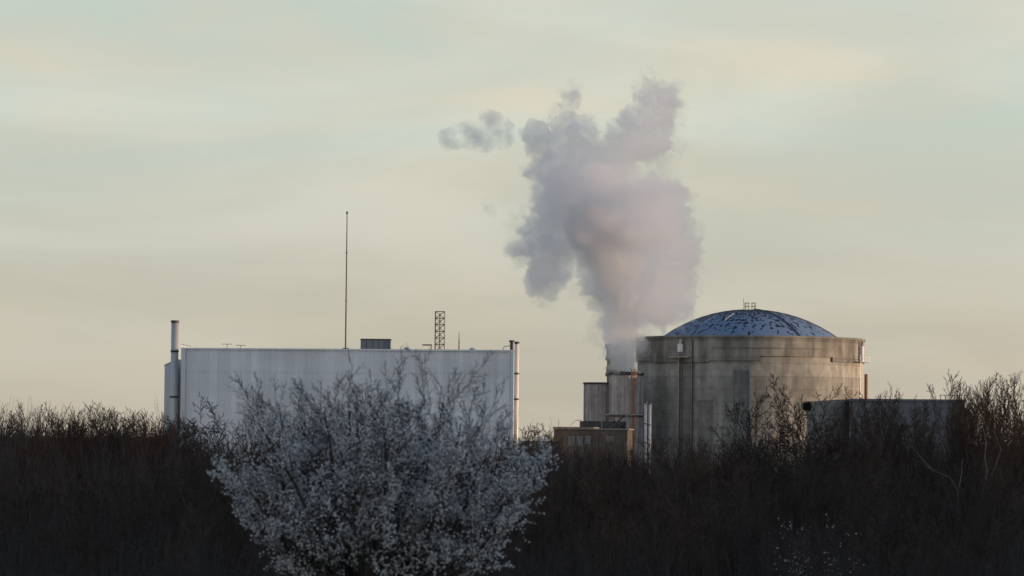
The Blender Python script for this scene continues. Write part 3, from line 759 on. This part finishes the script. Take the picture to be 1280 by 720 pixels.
# mistletoe ball
e = empty('mistletoe', P(1009, 508, 224), 'dark round mistletoe clump in the tall bare tree before the reactor', 'mistletoe')
g = Geo(); r_ = random.Random(3)
for i in range(520):
    d = Vector((r_.gauss(0, 1), r_.gauss(0, 1), r_.gauss(0, 1))).normalized(); L0 = r_.uniform(.22, .36)
    g.tube([d * .02, d * L0 * .6 + Vector((0, 0, .02)), d * L0], (.014, .016, .012), 3, caps=False)
g.build('clump', M['twig_dark'], e)

# ------------------------------------------------------------------ blossom trees
def blossom_tree(px, py_top, Y, seed, H, W_, stems, label, dens, petal_from, name='blossom_tree', base=None):
    rn = random.Random(seed); x = P(px, py_top, Y).x; zt = P(px, py_top, Y).z
    zb_ = zt - H if base is None else base
    e = empty(name, (x, Y, zb_), label, 'tree')
    c = cfg(n=(1, 11, 9, 6), steps=(8, 5, 3, 2), bend=(.10, .17, .22, .25), up=(.03, .10, .08, .05), angle=(0, .42, .58, .65), len=(0, .40, .42, .46), rad=(0, .42, .5, .6),
            start=(.26, .12, .1, .1), rmin=.0055, taper=(.22, .3, .4, .5), wood=2, tipfrom=1)
    gs = (Geo(), Geo()); tips = []
    for i in range(stems):
        f = (i + .5) / stems * 2 - 1
        a = f * W_ + rn.uniform(-.06, .06); yy = rn.uniform(-.5, .5)
        d = Vector((math.sin(a), yy, math.cos(a)))
        ln = H * .88 * (1 - .15 * sstep(.5, 1, abs(f))) * rn.uniform(.86, 1.06)
        grow(gs, Vector((rn.uniform(-.12, .12), rn.uniform(-.12, .12), 0)), d, ln, .062, 0, c, rn, tips)
    kz = H / sorted(v[2] for v in gs[1].v)[int(len(gs[1].v) * .999)]
    for q in gs: q.v = [(v[0], v[1], v[2] * kz) for v in q.v]
    tips = [([Vector((v.x, v.y, v.z * kz)) for v in p_], l_) for p_, l_ in tips]
    gs[0].build('trunk', M['plum_bark'], e); gs[1].build('twigs'[:-1], M['plum_bark'], e)
    g = Geo(); n_ = 0
    for pts, lev in tips:
        for k in range(len(pts) - 1):
            A, B = pts[k], pts[k + 1]; seg = (B - A).length
            m_ = seg * dens
            zf = (A.z / H)
            pr = max(0., min(1., (petal_from - zf) / .32)) ** 1.15
            cl = .5 + 1.5 * noise.noise(A * 2.3 + Vector((seed, 0, 0))) + .6 * noise.noise(A * 7)
            cnt = int(m_ * pr * max(.04, cl) * (1.0 if lev > 1 else .4) + rn.random())
            if pr <= 0.02: cnt = 1 if rn.random() < .06 else 0
            for _ in range(cnt):
                o_ = A.lerp(B, rn.random()) + Vector((rn.gauss(0, .018), rn.gauss(0, .018), rn.gauss(0, .018)))
                s = rn.uniform(.013, .030); b = len(g.v)
                ax = Vector((rn.gauss(0, 1), rn.gauss(0, 1), rn.gauss(0, 1))).normalized(); u = ax.orthogonal().normalized() * s; v = ax.cross(u)
                w_ = ax * s * .5
                for q in (u, v, -u, -v): g.v.append(tuple(o_ + q + w_))
                g.v.append(tuple(o_ - w_))
                g.f += [(b, b + 1, b + 4), (b + 1, b + 2, b + 4), (b + 2, b + 3, b + 4), (b + 3, b, b + 4)]
                n_ += 1
    print('blossoms', n_)
    o = g.build('blossom', M['petal'], e); o['kind'] = 'stuff'
    return e
blossom_tree(474, 443, 65, 3, 5.45, .78, 28, 'spreading white blossoming tree in front of the hall', 29, .99)
blossom_tree(1020, 645, 116, 8, 5.2, .42, 7, 'small dim blossoming shrub low in the dark wood on the right', 1.5, .9, name='blossom_shrub')

# ------------------------------------------------------------------ steam
def steam_mat(name, dens, col, ani=.78, nscale=.12, lo=.38, hi=.62):
    m = bpy.data.materials.new(name); m.use_nodes = True
    t = m.node_tree; t.nodes.clear()
    o = t.nodes.new('ShaderNodeOutputMaterial'); v = t.nodes.new('ShaderNodeVolumePrincipled')
    v.inputs['Color'].default_value = (*col, 1); v.inputs['Anisotropy'].default_value = ani
    if nscale:
        c = t.nodes.new('ShaderNodeTexCoord'); n = t.nodes.new('ShaderNodeTexNoise'); n.inputs['Scale'].default_value = nscale; n.inputs['Detail'].default_value = 4; n.inputs['Roughness'].default_value = .6
        r = t.nodes.new('ShaderNodeMapRange'); r.inputs['From Min'].default_value = lo; r.inputs['From Max'].default_value = hi; r.inputs['To Min'].default_value = 0; r.inputs['To Max'].default_value = dens
        t.links.new(c.outputs['Object'], n.inputs['Vector']); t.links.new(n.outputs['Fac'], r.inputs['Value']); t.links.new(r.outputs[0], v.inputs['Density'])
    else: v.inputs['Density'].default_value = dens
    t.links.new(v.outputs[0], o.inputs['Volume'])
    return m
YST = 684
def billow(p):
    return sum(abs(noise.noise(p * 2 ** i + Vector((7.3 * i, 0, 0)))) * .5 ** i for i in range(3))
def puff_mesh(name, blobs, m, parent, grow_=0., vox=.6, amp=(1.6, .55), seed=0, origin=Vector((0, 0, 0)), flat=.95):
    rn = random.Random(seed)
    bm = bmesh.new()
    for bx, by, br, dy in blobs:
        c = P(bx, by, YST + dy) - origin; r = br / FPX * (YST + dy) + grow_
        if r <= .3: continue
        q = bmesh.ops.create_icosphere(bm, subdivisions=3, radius=1)
        for v_ in q['verts']: v_.co = Vector((v_.co.x * r, v_.co.y * r * flat, v_.co.z * r)) + c
    me = bpy.data.meshes.new(name); bm.to_mesh(me); bm.free()
    o = bpy.data.objects.new(name, me); C.objects.link(o)
    md = o.modifiers.new('remesh', 'REMESH'); md.mode = 'VOXEL'; md.voxel_size = vox
    sm = o.modifiers.new('smooth', 'SMOOTH'); sm.iterations = 4; sm.factor = .5
    dg = bpy.context.evaluated_depsgraph_get()
    me2 = bpy.data.meshes.new_from_object(o.evaluated_get(dg)); me2.name = name
    o.modifiers.clear(); o.data = me2; bpy.data.meshes.remove(me)
    nrm = [v_.normal.copy() for v_ in me2.vertices]
    for v_, n_ in zip(me2.vertices, nrm):
        p = v_.co + Vector((seed * 3.1, 0, 0))
        f = amp[0] * (billow(p * .15) - .42) + amp[1] * (billow(p * .5) - .42)
        v_.co += n_ * f
    me2.polygons.foreach_set('use_smooth', [True] * len(me2.polygons))
    me2.materials.clear(); me2.materials.append(m)
    if parent: o.parent = parent
    return o
COL = [(786, 467, 18, -1), (785, 452, 20, -1), (780, 434, 24, -1), (774, 416, 28, 0), (774, 398, 28, 0), (773, 380, 31, 0), (772, 360, 35, 0), (768, 338, 39, -1), (760, 315, 42, -2), (748, 296, 42, -2), (736, 280, 40, -1)]
RIGHT = [(808, 372, 40, 3), (824, 350, 42, 3), (838, 328, 36, 3), (842, 302, 34, 2), (838, 280, 32, 2), (818, 260, 42, 2), (795, 290, 50, 1), (848, 340, 26, 4), (832, 378, 30, 4), (852, 312, 22, 3)]
LEFT = [(688, 328, 31, -3), (672, 304, 28, -2), (684, 345, 17, -3), (664, 282, 20, -1), (700, 300, 30, -1), (690, 275, 30, 0)]
TOP = [(705, 245, 42, 0), (742, 240, 44, 1), (775, 250, 42, 1), (692, 212, 30, 0), (720, 196, 30, 0), (745, 205, 30, 0), (716, 165, 22, 0), (712, 140, 16, 0), (711, 124, 11, 0), (680, 180, 18, 0), (735, 172, 16, 0), (735, 225, 40, 0), (772, 218, 28, 1)]
HOOK = [(782, 180, 26, 1), (800, 165, 30, 1), (822, 150, 26, 1), (826, 128, 22, 1), (815, 110, 15, 1), (838, 118, 11, 1), (770, 200, 28, 1), (800, 118, 10, 1), (830, 172, 18, 2)]
VEIL = [(808, 210, 34, 2), (825, 232, 24, 2), (790, 225, 34, 2), (835, 205, 14, 2)]
so_ = P(783, 466, YST)
WHITE = (.970, .973, .992)
plume = puff_mesh('steam_plume', COL + RIGHT + LEFT + TOP + HOOK + VEIL, steam_mat('steam_veil', .12, WHITE, nscale=.24, lo=.42, hi=.62), None, 1.1, .5, (4.6, 2.8), 1)
tag(plume, 'big billowing plume of white steam rising from the tall cell', 'steam')
puff_mesh('steam_body', COL + RIGHT + LEFT + TOP + HOOK, steam_mat('steam_body', .34, WHITE, nscale=.30, lo=.24, hi=.46), plume, -.1, .45, (4.6, 2.8), 2)
puff_mesh('steam_core', COL, steam_mat('steam_core', .22, (.984, .985, .992), nscale=0), plume, -.8, .45, (1.4, .9), 3)
wisp = puff_mesh('steam_wisp', [(566, 172, 15, 0), (582, 166, 17, 0), (600, 160, 16, 0), (614, 152, 14, 0), (622, 165, 16, 0), (600, 174, 14, 0), (632, 178, 10, 0)], steam_mat('steam_wisp', .40, WHITE, nscale=.33, lo=.40, hi=.62), None, .5, .45, (2.0, .9), 5, flat=.6)
tag(wisp, 'faint loose wisp of steam drifting left of the plume', 'steam')
wisp = puff_mesh('steam_wisp', [(606, 252, 5, 0), (611, 260, 6, 0), (617, 268, 4, 0)], steam_mat('steam_wisp_small', .30, WHITE, nscale=.4, lo=.40, hi=.62), None, .2, .3, (.7, .4), 6, flat=.7)
tag(wisp, 'tiny scrap of steam halfway down left of the plume', 'steam')
